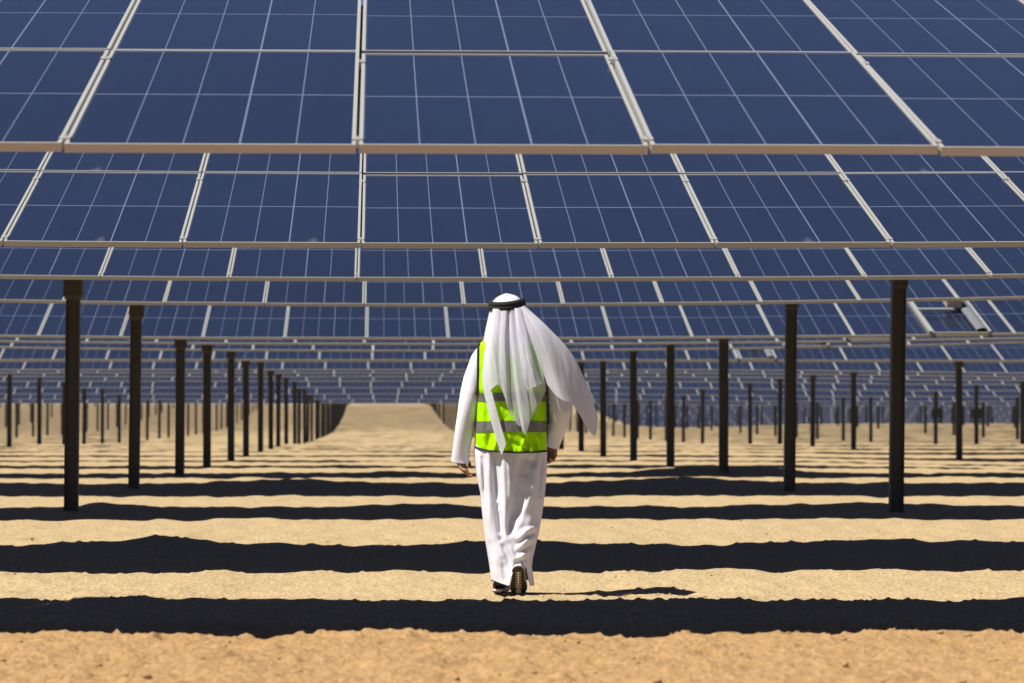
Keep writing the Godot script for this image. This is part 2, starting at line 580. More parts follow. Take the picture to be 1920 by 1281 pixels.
func make_row(n: int) -> void:
	var d := row_d(n)
	var mid_d := d + (ML + MID_GAP / 2) * cos(TILT)
	var rise := (ML + MID_GAP / 2) * sin(TILT)
	var root := base("solar_tracker_row", Vector3(0, EYE + lie(0.0, mid_d), -mid_d))
	var label: String = ROW_LABEL[n] if n < ROW_LABEL.size() else "%s row of blue solar panels on dark posts, counted from the front" % ORDINAL[n]
	tag(root, label, "solar panel row", "rows of tilted solar panels")
	var x0 := -708.0 / 5900.0 * d
	var x1 := 1212.0 / 5900.0 * (d + 3.0)
	var origin := root.position
	var offset := -0.15 if n else -0.077
	if n == 1: offset = -0.105
	if n == 2: offset = -0.18
	if n > 4: offset += rng.randf_range(-0.11, 0.07)
	var basis := Basis(Vector3.RIGHT, TILT)
	var up: Vector3 = basis * Vector3(0, 0, -1)
	var solo := n < 20
	var cells := n < 5
	var bank := []
	var bank_upper := []
	var k0 := floori((x0 - 4.0 - offset) / MP)
	var k1 := ceili((x1 + 4.0 - offset) / MP)
	var tube_pts := []
	for k in range(k0, k1 + 1):
		var x := offset + (k + 0.5) * MP
		var y := lower_y(n, x)
		var slope := atan((lower_y(n, x + 0.5) - lower_y(n, x - 0.5)))
		var bb := Basis(Vector3(0, 0, 1), slope) * basis * Basis(Vector3.RIGHT, rng.randf_range(-0.006, 0.006))
		var low := Transform3D(bb, Vector3(x, y + rng.randf_range(-0.003, 0.003), -d) - origin)
		var high := Transform3D(bb, low.origin + up * (ML + MID_GAP))
		tube_pts.append(Vector3(x, y + rise - 0.13, -mid_d) - origin)
		var seen := solo and x > x0 - 1.3 and x < x1 + 1.3
		for r in 2:
			var t := low if r == 0 else high
			if not seen or (r == 1 and n > 1):
				(bank if r == 0 else bank_upper).append(t)
				continue
			var o := put("solar_module", mesh_module if cells else mesh_module_far, root, t)
			if not cells:
				continue
			var tone := rng.randi() % 3
			for i in cell_spots.size():
				var c := put("solar_cell", mesh_cell, o, Transform3D(Basis.IDENTITY, cell_spots[i]))
				c.material_override = M.cells[3 + (i + k * 3 + r) % 4 if (i >= 5 and n == 1 and rng.randf() < (0.55 if r == 0 else 0.2)) else tone]
		if n < 5 and seen:
			put("mounting_rail", mesh_rail, root, Transform3D(bb, low.origin + bb * Vector3(-MP / 2, 0, 0)))
		if n < 3 and seen:
			for s in [0.10, ML - 0.25]:
				put("module_clamp", mesh_clamp, root, Transform3D(bb, low.origin + bb * Vector3(-MP / 2, 0, -s)))
	if bank.size():
		var o := put("module_bank", joined(mesh_module_far, bank), root)
		o.set_meta("kind", "stuff")
	if bank_upper.size():
		var o := put("upper_module_bank", joined(mesh_module_far, bank_upper), root)
		o.set_meta("kind", "stuff")
	put("torque_tube", tube(tube_pts, [0.068], 8), root, Transform3D.IDENTITY, M.tube)
	var kp := floori((x0 - 3.0 - POST_X) / POST_STEP)
	while POST_X + kp * POST_STEP < x1 + 3.0:
		var x := POST_X + kp * POST_STEP + (rng.randf_range(-0.04, 0.04) if n > 3 else 0.0)
		var foot := EYE + ground(x, mid_d) - 0.25
		var top := lower_y(n, x) + rise - 0.13
		var h := top - foot - 0.1
		var lean := rng.randf_range(-0.006, 0.004)
		if n == 2: lean = -0.014 if kp == 1 else -0.006
		if n == 3: lean = -0.012
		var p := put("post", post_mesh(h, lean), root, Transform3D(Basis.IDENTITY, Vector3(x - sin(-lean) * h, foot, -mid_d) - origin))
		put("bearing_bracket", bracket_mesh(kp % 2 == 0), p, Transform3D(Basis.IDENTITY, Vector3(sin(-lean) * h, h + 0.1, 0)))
		kp += 1

func make_box(n: int, kp: int, label: String) -> void:
	var d := row_d(n) + (ML + MID_GAP / 2) * cos(TILT)
	var x := POST_X + kp * POST_STEP
	var root := base("inverter_box", Vector3(x, EYE - 0.42, -d + 0.2))
	tag(root, label, "electrical box", "dark boxes hung on far posts")
	var st := start()
	taper_box(st, Transform3D.IDENTITY, 0.2, 0.11, 0.19, 0.10, 0.0, 0.3)
	put("case", st.commit(), root, Transform3D.IDENTITY, M.black_box)
	st = start()
	taper_box(st, Transform3D.IDENTITY, 0.22, 0.13, 0.21, 0.12, 0.3005, 0.32)
	put("hood", st.commit(), root, Transform3D.IDENTITY, M.black_box)
	for s in [-1, 1]:
		st = start()
		box(st, Vector3(s * 0.1, -0.12, 0.0), Vector3(0.04, 0.24, 0.04))
		put("cable_duct", st.commit(), root, Transform3D.IDENTITY, M.black_box)

# ---------------------------------------------------------------- cleaning robots parked on the rows
func make_robot(n: int, label: String) -> void:
	var d := row_d(n)
	var x := 7.5
	var basis := Basis(Vector3.RIGHT, TILT)
	var root := base("cleaning_robot", Vector3(x, lower_y(n, x + 0.4), -d))
	tag(root, label, "cleaning robot", "cleaning robots parked across the panel rows")
	root.basis = basis
	var L := 2 * ML + MID_GAP
	var st := start()
	box(st, Vector3(0.0, 0.045, -L / 2), Vector3(0.036, 0.016, L + 0.1))
	box(st, Vector3(-0.02, 0.02, -L / 2), Vector3(0.012, 0.05, L))
	put("side_rail", st.commit(), root, Transform3D.IDENTITY, M.white_metal)
	st = start()
	box(st, Vector3(0.80, 0.045, -L / 2), Vector3(0.035, 0.02, L + 0.1))
	put("side_rail", st.commit(), root, Transform3D.IDENTITY, M.white_metal)
	# the brush: a ragged, flattened roller of bristles along the right rail
	var p := PackedVector3Array()
	var steps := 160
	for i in steps + 1:
		for a in 14:
			var t := TAU * a / 14.0
			var rad := 1.0 + 0.22 * n_fold.get_noise_2d(i * 9.0, a * 15.0) + 0.1 * sin(i * 2.4)
			p.append(Vector3(0.70 + 0.075 * cos(t) * rad, 0.045 + 0.04 * sin(t) * rad, -L * i / steps))
	put("roller_brush", grid(p, 14, steps + 1, true), root, Transform3D.IDENTITY, M.brush)
	for z in [0.03, -L - 0.02]:
		st = start()
		box(st, Vector3(0.41, 0.02, z), Vector3(0.82, 0.022, 0.025))
		put("end_bar", st.commit(), root, Transform3D.IDENTITY, M.white_metal)
	st = start()
	box(st, Vector3(0.26, 0.065, -1.12), Vector3(0.5, 0.028, 0.06))
	put("cross_bar", st.commit(), root, Transform3D.IDENTITY, M.white_metal)
	st = start()
	taper_box(st, Transform3D(Basis.IDENTITY, Vector3(0.53, 0.07, -1.35)), 0.105, 0.16, 0.1, 0.155, 0.0, 0.11)
	put("control_box", st.commit(), root, Transform3D.IDENTITY, M.box)
	st = start()
	box(st, Vector3(0.53, 0.192, -1.35), Vector3(0.25, 0.024, 0.36))
	put("box_lid", st.commit(), root, Transform3D.IDENTITY, M.white_metal)
	var wheel := CylinderMesh.new()
	wheel.top_radius = 0.035
	wheel.bottom_radius = 0.035
	wheel.height = 0.03
	wheel.radial_segments = 16
	for s in [[0.03, 0.062], [0.80, 0.062], [0.03, -L - 0.052], [0.80, -L - 0.052]]:
		put("guide_wheel", wheel, root, Transform3D(Basis.IDENTITY, Vector3(s[0], -0.01, s[1])), M.black_box)

# ---------------------------------------------------------------- the person
func q(px: float, py: float, z := 0.0) -> Vector3:   # pixels of the photograph's height scale (319 to the metre) into the figure's own metres
	return Vector3((px - 965.0) / 319.0, (1118.0 - py) / 319.0, z)

# sum of ridges and creases: [x0, y0, x1, y1, width, height in mm]
func strokes(list: Array, x: float, y: float) -> float:
	var s := 0.0
	for k in list:
		var ax: float = k[0]
		var ay: float = k[1]
		var dx: float = k[2] - ax
		var dy: float = k[3] - ay
		var t := clampf(((x - ax) * dx + (y - ay) * dy) / (dx * dx + dy * dy), 0.0, 1.0)
		var ex := x - ax - dx * t
		var ey := y - ay - dy * t
		var w: float = k[4]
		var e := (ex * ex + ey * ey) / (w * w)
		if e < 8.0:
			s += k[5] * 0.0012 * exp(-e) * (0.45 + 0.55 * smooth01(0.0, 0.3, t) * smooth01(1.0, 0.7, t))
	return s

const SKIRT_FOLDS := [[992, 850, 984, 900, 15, -30], [984, 900, 966, 985, 13, -32], [1017, 870, 1012, 960, 6, 14], [924, 842, 931, 950, 5, -24], [931, 950, 938, 1010, 5, -26], [938, 1010, 958, 1066, 5, -26], [914, 850, 916, 1010, 7, 18], [904, 860, 910, 960, 4, -14], [910, 960, 921, 1060, 5, -10], [941, 846, 946, 1010, 6, 18],
	[952, 1000, 962, 940, 6, -20], [962, 940, 972, 890, 6, -20], [972, 890, 984, 846, 6, -18], [1001, 862, 990, 930, 11, 20], [990, 930, 962, 1004, 8, 18], [1015, 852, 1010, 930, 4, -14], [1010, 930, 1004, 985, 4, -8],
	[968, 1010, 985, 994, 4, 14], [985, 994, 1006, 988, 4, 16], [970, 1018, 986, 1003, 3.5, -14], [986, 1003, 1004, 999, 3.5, -15], [966, 1030, 984, 1013, 4, 12], [984, 1013, 1001, 1010, 4, 13], [972, 1033, 997, 1020, 3, -12],
	[966, 1047, 996, 1031, 4, 11], [963, 1053, 992, 1045, 3.5, -11], [985, 985, 978, 1064, 13, 30], [996, 1052, 1001, 1100, 5, 22], [987, 1060, 992, 1098, 4, -20], [924, 1035, 928, 1092, 8, 12],
	[941, 1050, 949, 1096, 6, -16], [898, 856, 902, 930, 3.5, 10], [934, 850, 938, 940, 3.5, -10], [953, 850, 955, 960, 5, 14], [959, 850, 957, 900, 3, -8], [952, 1016, 964, 1060, 5, 12], [994, 880, 1004, 850, 4, -11]]
const SKIRT_L := [[600, 935], [625, 925], [640, 912], [652, 905], [700, 899], [760, 896], [850, 888], [890, 892.5], [924, 900], [960, 903.5], [1000, 908], [1022, 911], [1045, 915], [1060, 917.5], [1087, 921], [1100, 922]]
const SKIRT_R := [[600, 968], [625, 990], [640, 1004], [652, 1013], [700, 1020], [760, 1021], [850, 1026], [890, 1025], [924, 1022], [960, 1017.5], [1000, 1010.5], [1022, 1005], [1045, 999], [1060, 997], [1087, 1000.5], [1100, 1002.5]]
const SKIRT_BACK := [[600, 0.05], [640, 0.10], [670, 0.135], [760, 0.145], [850, 0.155], [900, 0.15], [1000, 0.155], [1060, 0.16], [1100, 0.17]]
const SKIRT_FRONT := [[600, 0.05], [640, 0.1], [680, 0.12], [850, 0.14], [950, 0.2], [1100, 0.3]]
const HEM := [[915, 1088], [922, 1087], [936, 1092], [952, 1097], [955, 1085], [960, 1070], [967, 1065], [984, 1063], [988, 1078], [991, 1098], [1003, 1098]]

func make_robe() -> ArrayMesh:
	var m := ArrayMesh.new()
	var nu := 150
	var nv := 170
	var p := PackedVector3Array()
	for j in nv:
		var v := float(j) / (nv - 1)
		for i in nu:
			var a := TAU * i / nu
			var py := lerpf(612.0, 1093.0, v)
			var cx := (along(SKIRT_L, py) + along(SKIRT_R, py)) / 2
			var hw := (along(SKIRT_R, py) - along(SKIRT_L, py)) / 2
			var px := cx + hw * cos(a)
			var back := sin(a) > 0.0
			if back and v > 0.8:
				py = lerpf(py, lerpf(996.0, along(HEM, px), (v - 0.8) / 0.2), smooth01(0.8, 0.9, v))
			var z: float
			if back:
				z = along_smooth(SKIRT_BACK, py) * pow(sin(a), 0.8)
				z += strokes(SKIRT_FOLDS, px, py) * minf(1.0, sin(a) * 2.5) if py > 830 else 0.0
				z += n_fold.get_noise_2d(px * 0.6, py * 0.04) * 0.005
			else:
				z = along_smooth(SKIRT_FRONT, py) * -pow(-sin(a), 0.8)
				z += 0.01 * sin(a * 9.0) * v
			p.append(q(px, py, z))
	grid_to(m, p, nu, nv, true)
	# sleeves
	var left := [[915, 662, 18, 0.0], [903, 672, 18.5, 0.0], [896, 692, 19.5, 0.01], [886, 722, 19.5, 0.02], [878, 760, 18.5, 0.03], [871, 800, 17.5, 0.02], [865, 840, 16.6, 0.0], [862, 869, 16.2, -0.01]]
	var right := [[1005, 662, 18, 0.0], [1020, 680, 20, 0.01], [1034, 708, 20, 0.02], [1044, 736, 19, 0.04], [1051, 762, 19, 0.06], [1049, 790, 17.5, 0.03], [1042, 815, 15.5, -0.02], [1036, 838, 13.5, -0.05]]
	for arm in [left, right]:
		var na := 48
		var nb := 90
		var pts := PackedVector3Array()
		for j in nb + 1:
			var t: float = float(mini(j, nb - 1)) / (nb - 1) * (arm.size() - 1)
			var k := mini(int(t), arm.size() - 2)
			var f: float = t - k
			var c := []
			for e in 4:
				c.append(cubic_interpolate(arm[k][e], arm[k + 1][e], arm[maxi(k - 1, 0)][e], arm[mini(k + 2, arm.size() - 1)][e], f))
			var here := q(c[0], c[1], c[3])
			var nextp := q(arm[k + 1][0], arm[k + 1][1], arm[k + 1][3])
			var prevp := q(arm[k][0], arm[k][1], arm[k][3])
			var dir := (nextp - prevp).normalized()
			var side := dir.cross(Vector3(0, 0, 1)).normalized()
			var out := side.cross(dir).normalized()
			for i in na:
				var a := TAU * i / na
				var r: float = c[2] / 319.0
				r *= 1.0 + 0.05 * n_fold.get_noise_2d(j * 1.1 + 300.0 * c[3], a * 6.0) * smooth01(0, 20, j) + 0.05 * sin(a * 3.0 + j * 0.07) * smooth01(20, 60, j)
				if j == nb:
					r *= 0.86
				if j >= nb - 3 and j < nb - 1:
					r *= 1.02
				pts.append(here + (side * cos(a) + out * sin(a)) * r + (dir * -0.02 if j == nb else Vector3.ZERO))
		grid_to(m, pts, na, nb + 1, true)
	for s in m.get_surface_count():
		m.surface_set_material(s, M.robe)
	return m

const VEST_FOLDS := [[985, 815, 975, 845, 4, 8], [978, 812, 990, 840, 4, -9], [930, 818, 924, 846, 5, 9], [917, 812, 914, 844, 5, -8], [960, 830, 985, 846, 5, -7], [900, 760, 904, 836, 6, 7], [912, 745, 914, 800, 5, -6],
	[1010, 755, 1006, 800, 6, 8], [1000, 745, 996, 790, 5, -7], [1012, 815, 1008, 846, 5, 7], [999, 825, 1004, 846, 4, -7], [945, 815, 950, 846, 6, 7], [935, 760, 937, 790, 6, 5]]

func vest_point(px: float, py: float, lift := 0.0, front := false) -> Vector3:
	var cx := 957.5
	var hw := 68.0 + 9.0 * smooth01(752.0, 728.0, py)
	var t := clampf((px - cx) / hw, -1.0, 1.0)
	var zb := along_smooth([[628, 0.05], [640, 0.075], [655, 0.12], [690, 0.155], [760, 0.165], [850, 0.178]], py) + lift
	var z := zb * pow(maxf(1.0 - t * t, 0.0), 0.45)
	if front:
		return q(px, py, -z * 0.9)
	z += strokes(VEST_FOLDS, px, py) * 1.5
	z += n_fold.get_noise_2d(px * 0.4 + 70.0, py * 0.3) * 0.006 * smooth01(660, 720, py)
	return q(px + lift * 319.0 * t * 0.8, py, z)

func vest_left(py: float) -> float:
	return along([[640, 905], [648, 897], [660, 896], [735, 895], [742, 892.5], [800, 891], [850, 891]], py)

func vest_right(py: float) -> float:
	return along([[640, 1008], [648, 1016], [660, 1018], [735, 1020], [742, 1023.5], [850, 1024.5]], py)

func vest_hem(px: float) -> float:
	return along([[891, 839], [897, 842], [915, 846], [965, 849], [1000, 848.5], [1024, 847]], px)

func make_vest(parent: Node3D) -> void:
	var nu := 90
	var nv := 100
	var m := ArrayMesh.new()
	for front in [false, true]:
		var p := PackedVector3Array()
		for j in nv:
			for i in nu:
				var t := float(i) / (nu - 1)
				var py := lerpf(640.0, 849.0, float(j) / (nv - 1))
				var px := lerpf(vest_left(py), vest_right(py), t)
				if py > 800.0:
					py = lerpf(800.0, vest_hem(px), (py - 800.0) / 49.0)
				p.append(vest_point(px, py, 0.0, front))
		grid_to(m, p, nu, nv, false, front)
		m.surface_set_material(m.get_surface_count() - 1, M.vest)
	var v := put("safety_vest", m, parent)
	for band in [[738.0, 753.5, 0.0], [790.5, 811.0, 0.0]]:
		var p := PackedVector3Array()
		for j in 8:
			for i in nu:
				var py := lerpf(band[0], band[1], j / 7.0)
				var px := lerpf(vest_left(py) - 0.3, vest_right(py) + 0.3, float(i) / (nu - 1))
				var sag := 1.5 * sin(PI * float(i) / (nu - 1)) - 1.0
				p.append(vest_point(px, py + sag * -1.0, 0.0045))
		put("reflective_stripe", grid(p, nu, 8), v, Transform3D.IDENTITY, M.stripe)
	var hem := []
	for i in 60:
		var px := lerpf(891.0, 1024.5, i / 59.0)
		hem.append(vest_point(px, vest_hem(px), 0.003))
	put("edge_binding", tube(hem, [0.0055], 8), v, Transform3D.IDENTITY, M.trim)
	for side in 2:
		var arm := []
		for i in 40:
			var py := lerpf(646.0, 741.0, i / 39.0)
			arm.append(vest_point(vest_left(py) if side == 0 else vest_right(py), py, 0.004))
		put("edge_binding", tube(arm, [0.0065], 8), v, Transform3D.IDENTITY, M.trim)

# a sheet of cloth between hanging lines, each line a list of [px, py, z] from top to bottom
func drape(m: ArrayMesh, lines: Array, across: int, down: int, wave: float, seed_at: float, smooth_u := true) -> void:
	var p := PackedVector3Array()
	var spots := []
	for l in lines:
		var row := []
		var n: int = l.size()
		# even spacing by length
		var run := [0.0]
		for i in range(1, n):
			run.append(run[-1] + Vector2(l[i][0] - l[i - 1][0], l[i][1] - l[i - 1][1]).length())
		for j in down:
			var want: float = run[-1] * j / (down - 1)
			var k := 0
			while k < n - 2 and run[k + 1] < want:
				k += 1
			var f: float = (want - run[k]) / maxf(run[k + 1] - run[k], 0.001)
			var v := []
			for e in 3:
				v.append(cubic_interpolate(l[k][e], l[k + 1][e], l[maxi(k - 1, 0)][e], l[mini(k + 2, n - 1)][e], f))
			row.append(Vector3(v[0], v[1], v[2]))
		spots.append(row)
	var nl := lines.size()
	for turn in 1:                      # ease neighbouring lines towards each other in depth
		var was := []
		for row in spots:
			was.append(row.duplicate())
		for k in range(1, nl - 1):
			for j in down:
				var around: float = (was[k - 1][j].z + was[k + 1][j].z) / 2.0
				spots[k][j] = Vector3(was[k][j].x, was[k][j].y, lerpf(was[k][j].z, around, 0.4))
	for j in down:
		for i in across:
			var t := float(i) / (across - 1) * (nl - 1)
			var k := mini(int(t), nl - 2)
			var f: float = t - k
			var a: Vector3 = spots[k][j]
			var b: Vector3 = spots[k + 1][j]
			var s: Vector3
			if smooth_u:
				s = a.cubic_interpolate(b, spots[maxi(k - 1, 0)][j], spots[mini(k + 2, nl - 1)][j], f)
			else:
				s = a.lerp(b, f)
			var v := float(j) / (down - 1)
			s.z += wave * n_fold.get_noise_2d(s.x * 0.55 - (s.y - 575.0) * 0.12 + seed_at, s.y * 0.1 + seed_at) * smooth01(0.0, 0.25, v)
			p.append(q(s.x, s.y, s.z))
	grid_to(m, p, across, down)

func make_scarf() -> ArrayMesh:
	var m := ArrayMesh.new()
	# cap of cloth over the head
	var p := PackedVector3Array()
	var nu := 48
	var nv := 16
	for j in nv:
		var e := PI / 2 * (1.0 - float(j) / (nv - 1) * 1.12)
		for i in nu:
			var a := TAU * i / nu
			p.append(q(950.0 + 30.5 * cos(a) * pow(maxf(cos(e), 0.0), 0.75), 578.0 - 23.5 * sin(e) - 2.5 * cos(a) * cos(e), 0.098 * sin(a) * cos(e) - 0.0) + Vector3(0, -0.012 * sin(a), 0))
	grid_to(m, p, nu, nv, true)
	# a back layer lying on the shoulders, from the left pleats to the wing
	drape(m, [[[944, 580, 0.09], [942, 640, 0.135], [943, 700, 0.168], [950, 760, 0.184], [957, 782, 0.19]], [[955, 580, 0.094], [957, 640, 0.14], [962, 710, 0.176], [969, 765, 0.187], [971, 800, 0.192]],
		[[965, 579, 0.094], [972, 640, 0.138], [982, 708, 0.174], [989, 762, 0.186], [989, 792, 0.189]], [[972, 578, 0.088], [985, 640, 0.134], [999, 704, 0.17], [1005, 750, 0.178], [1004, 768, 0.178]],
		[[976, 577, 0.08], [996, 640, 0.13], [1013, 695, 0.16], [1020, 722, 0.163], [1021, 734, 0.16]]], 70, 80, 0.006, 80.0)
	var back_to := m.get_surface_count()
	# the thin middle fold with its tip
	drape(m, [[[953, 582, 0.1], [955, 640, 0.15], [961, 712, 0.184], [969, 768, 0.197], [976, 808, 0.204]], [[957, 582, 0.112], [960, 642, 0.165], [967, 710, 0.196], [975, 770, 0.207], [981, 815, 0.212]],
		[[961, 582, 0.108], [965, 640, 0.157], [972, 708, 0.188], [981, 768, 0.201], [985, 810, 0.206]], [[966, 581, 0.1], [972, 640, 0.148], [980, 704, 0.18], [988, 760, 0.192], [990, 792, 0.197]]], 40, 80, 0.005, 60.0)
	var sheer_to := m.get_surface_count()
	# left strip falling to the lowest tip
	drape(m, [[[922, 572, -0.09], [915, 630, -0.1], [908, 670, -0.09], [912, 720, -0.02], [922, 770, 0.1], [930, 815, 0.165], [936, 840, 0.19]],
		[[920, 575, -0.03], [908, 630, 0.0], [901, 680, 0.06], [903, 722, 0.115], [911, 762, 0.165], [924, 812, 0.19], [937, 853, 0.2]],
		[[922, 577, 0.03], [911, 632, 0.075], [906, 682, 0.13], [909, 722, 0.165], [919, 765, 0.19], [932, 808, 0.202], [941, 846, 0.21]],
		[[926, 579, 0.06], [917, 634, 0.12], [914, 684, 0.16], [919, 730, 0.185], [929, 772, 0.2], [938, 805, 0.21], [946, 832, 0.214]]], 40, 80, 0.006, 11.0)
	# left of the middle: soft uneven folds ending in a short hem
	drape(m, [[[923, 580, 0.075], [914, 640, 0.128], [912, 690, 0.165], [916, 734, 0.187]], [[928, 581, 0.1], [920, 640, 0.154], [918, 692, 0.185], [922, 729, 0.2]],
		[[934, 581, 0.104], [928, 640, 0.156], [926, 692, 0.186], [930, 723, 0.2]], [[938, 582, 0.1], [934, 640, 0.148], [933, 694, 0.176], [937, 729, 0.192]],
		[[943, 582, 0.108], [939, 642, 0.16], [940, 700, 0.19], [944, 748, 0.203]], [[948, 582, 0.112], [945, 645, 0.164], [947, 705, 0.194], [950, 768, 0.206]],
		[[952, 582, 0.1], [950, 648, 0.144], [953, 708, 0.176], [955, 780, 0.196]]], 80, 70, 0.006, 40.0)
	# crumpled flap right of the middle
	drape(m, [[[963, 580, 0.112], [967, 630, 0.166], [975, 690, 0.198], [985, 733, 0.21]], [[967, 580, 0.122], [973, 630, 0.178], [984, 690, 0.212], [994, 729, 0.222]],
		[[971, 579, 0.118], [980, 630, 0.17], [993, 690, 0.204], [1004, 725, 0.212]], [[975, 578, 0.112], [986, 630, 0.158], [1001, 690, 0.184], [1013, 721, 0.192]]], 44, 90, 0.014, 120.0)
	# the wing blown out to the right, an inner fold and an outer lobe
	drape(m, [[[972, 579, 0.1], [988, 625, 0.14], [1008, 680, 0.15], [1023, 722, 0.155]], [[975, 578, 0.105], [996, 622, 0.142], [1022, 685, 0.155], [1037, 740, 0.165]],
		[[977, 577, 0.11], [1001, 620, 0.182], [1028, 680, 0.212], [1052, 752, 0.21]], [[979, 576, 0.1], [1010, 618, 0.16], [1038, 675, 0.182], [1068, 757, 0.184]],
		[[980, 575, 0.085], [1017, 615, 0.14], [1047, 668, 0.155], [1072, 730, 0.145], [1085, 780, 0.135]], [[981, 574, 0.06], [1025, 616, 0.12], [1058, 664, 0.135], [1086, 735, 0.12], [1102, 808, 0.1]],
		[[982, 573, 0.03], [1031, 620, 0.08], [1068, 663, 0.09], [1099, 730, 0.08], [1116, 816, 0.07]], [[982, 572, -0.02], [1034, 624, 0.03], [1076, 672, 0.03], [1108, 745, 0.02], [1120, 783, 0.03]],
		[[980, 571, -0.07], [1030, 626, -0.03], [1072, 676, -0.05], [1103, 742, -0.05], [1114, 775, -0.04]]], 110, 80, 0.004, 160.0)
	for s in m.get_surface_count():
		m.surface_set_material(s, M.scarf if s == 0 or s >= sheer_to else (M.sheer_back if s < back_to else M.sheer))
	return m

func make_cord() -> ArrayMesh:
	var m := ArrayMesh.new()
	for ring in 2:
		var pts := []
		for i in 64:
			var a := TAU * i / 64.0
			var r := 30.0 + 1.0 * ring
			pts.append(q(950.0 + r * cos(a), 567.5 + 7.0 * ring - 3.2 * cos(a), 0.1 * sin(a)) + Vector3(0, -0.011 * sin(a) - 0.006 * pow(maxf(sin(a), 0.0), 2), 0))
		var t := tube(pts, [0.0165], 12, true)
		m.add_surface_from_arrays(Mesh.PRIMITIVE_TRIANGLES, t.surface_get_arrays(0))
	for s in m.get_surface_count():
		m.surface_set_material(s, M.cord)
	return m

# ------- the body under the clothes: one skin, joined from tapered limbs
func field(bones: Array, p: Vector3, k: float) -> float:
	var d := 1e9
	for b in bones:
		var a: Vector3 = b[0]
		var ab: Vector3 = b[1] - a
		var t := clampf((p - a).dot(ab) / maxf(ab.length_squared(), 1e-9), 0.0, 1.0)
		var e := (p - a - ab * t).length() - lerpf(b[2], b[3], t)
		if d > 1e8:
			d = e
			continue
		var h := maxf(k - absf(d - e), 0.0) / k
		d = minf(d, e) - h * h * k * 0.25
	return d

func skin_nets(st: SurfaceTool, bones: Array, cell: float, k: float) -> void:
	var lo := Vector3(1e9, 1e9, 1e9)
	var hi := -lo
	for b in bones:
		for e in 2:
			var r: float = maxf(b[2], b[3]) + 2.0 * cell
			lo = lo.min(b[e] - Vector3(r, r, r))
			hi = hi.max(b[e] + Vector3(r, r, r))
	var nx := ceili((hi.x - lo.x) / cell) + 1
	var ny := ceili((hi.y - lo.y) / cell) + 1
	var nz := ceili((hi.z - lo.z) / cell) + 1
	var val := PackedFloat32Array()
	val.resize(nx * ny * nz)
	val.fill(1.0)
	for b in bones:          # only near each bone
		var r: float = maxf(b[2], b[3]) + 2.5 * cell
		var a: Vector3 = (b[0] as Vector3).min(b[1]) - Vector3(r, r, r)
		var c: Vector3 = (b[0] as Vector3).max(b[1]) + Vector3(r, r, r)
		for z in range(maxi(0, int((a.z - lo.z) / cell)), mini(nz, ceili((c.z - lo.z) / cell))):
			for y in range(maxi(0, int((a.y - lo.y) / cell)), mini(ny, ceili((c.y - lo.y) / cell))):
				for x in range(maxi(0, int((a.x - lo.x) / cell)), mini(nx, ceili((c.x - lo.x) / cell))):
					var i := (z * ny + y) * nx + x
					if val[i] == 1.0:
						val[i] = field(bones, lo + Vector3(x, y, z) * cell, k)
	var at := {}
	var step := [1, nx, nx * ny]
	var verts := PackedVector3Array()
	for z in nz - 1:
		for y in ny - 1:
			for x in nx - 1:
				var i := (z * ny + y) * nx + x
				var inside := 0
				var sum := Vector3.ZERO
				var cnt := 0
				for c in 8:
					if val[i + (c & 1) + ((c >> 1) & 1) * nx + ((c >> 2) & 1) * nx * ny] < 0.0:
						inside += 1
				if inside == 0 or inside == 8:
					continue
				for c in 8:
					for axis in 3:
						if (c >> axis) & 1:
							continue
						var i0: int = i + (c & 1) + ((c >> 1) & 1) * nx + ((c >> 2) & 1) * nx * ny
						var i1: int = i0 + step[axis]
						if (val[i0] < 0.0) != (val[i1] < 0.0):
							var o := Vector3(c & 1, (c >> 1) & 1, (c >> 2) & 1)
							o[axis] += val[i0] / (val[i0] - val[i1])
							sum += o
							cnt += 1
				at[i] = verts.size()
				verts.append(lo + (Vector3(x, y, z) + sum / cnt) * cell)
	for i in at.keys():
		for axis in 3:
			var i1: int = i + step[axis]
			if (val[i] < 0.0) == (val[i1] < 0.0):
				continue
			var u: int = step[(axis + 1) % 3]
			var w: int = step[(axis + 2) % 3]
			if not (at.has(i - u) and at.has(i - w) and at.has(i - u - w)):
				continue
			var quadv := [at[i], at[i - u], at[i - u - w], at[i - w]]
			if val[i] < 0.0:
				quadv.reverse()
			for t in [0, 1, 2, 0, 2, 3]:
				var vp := verts[quadv[t]]
				var e := cell * 0.6
				var nn := Vector3(field(bones, vp + Vector3(e, 0, 0), k) - field(bones, vp - Vector3(e, 0, 0), k), field(bones, vp + Vector3(0, e, 0), k) - field(bones, vp - Vector3(0, e, 0), k),
					field(bones, vp + Vector3(0, 0, e), k) - field(bones, vp - Vector3(0, 0, e), k))
				st.set_normal(nn.normalized())
				st.add_vertex(vp)

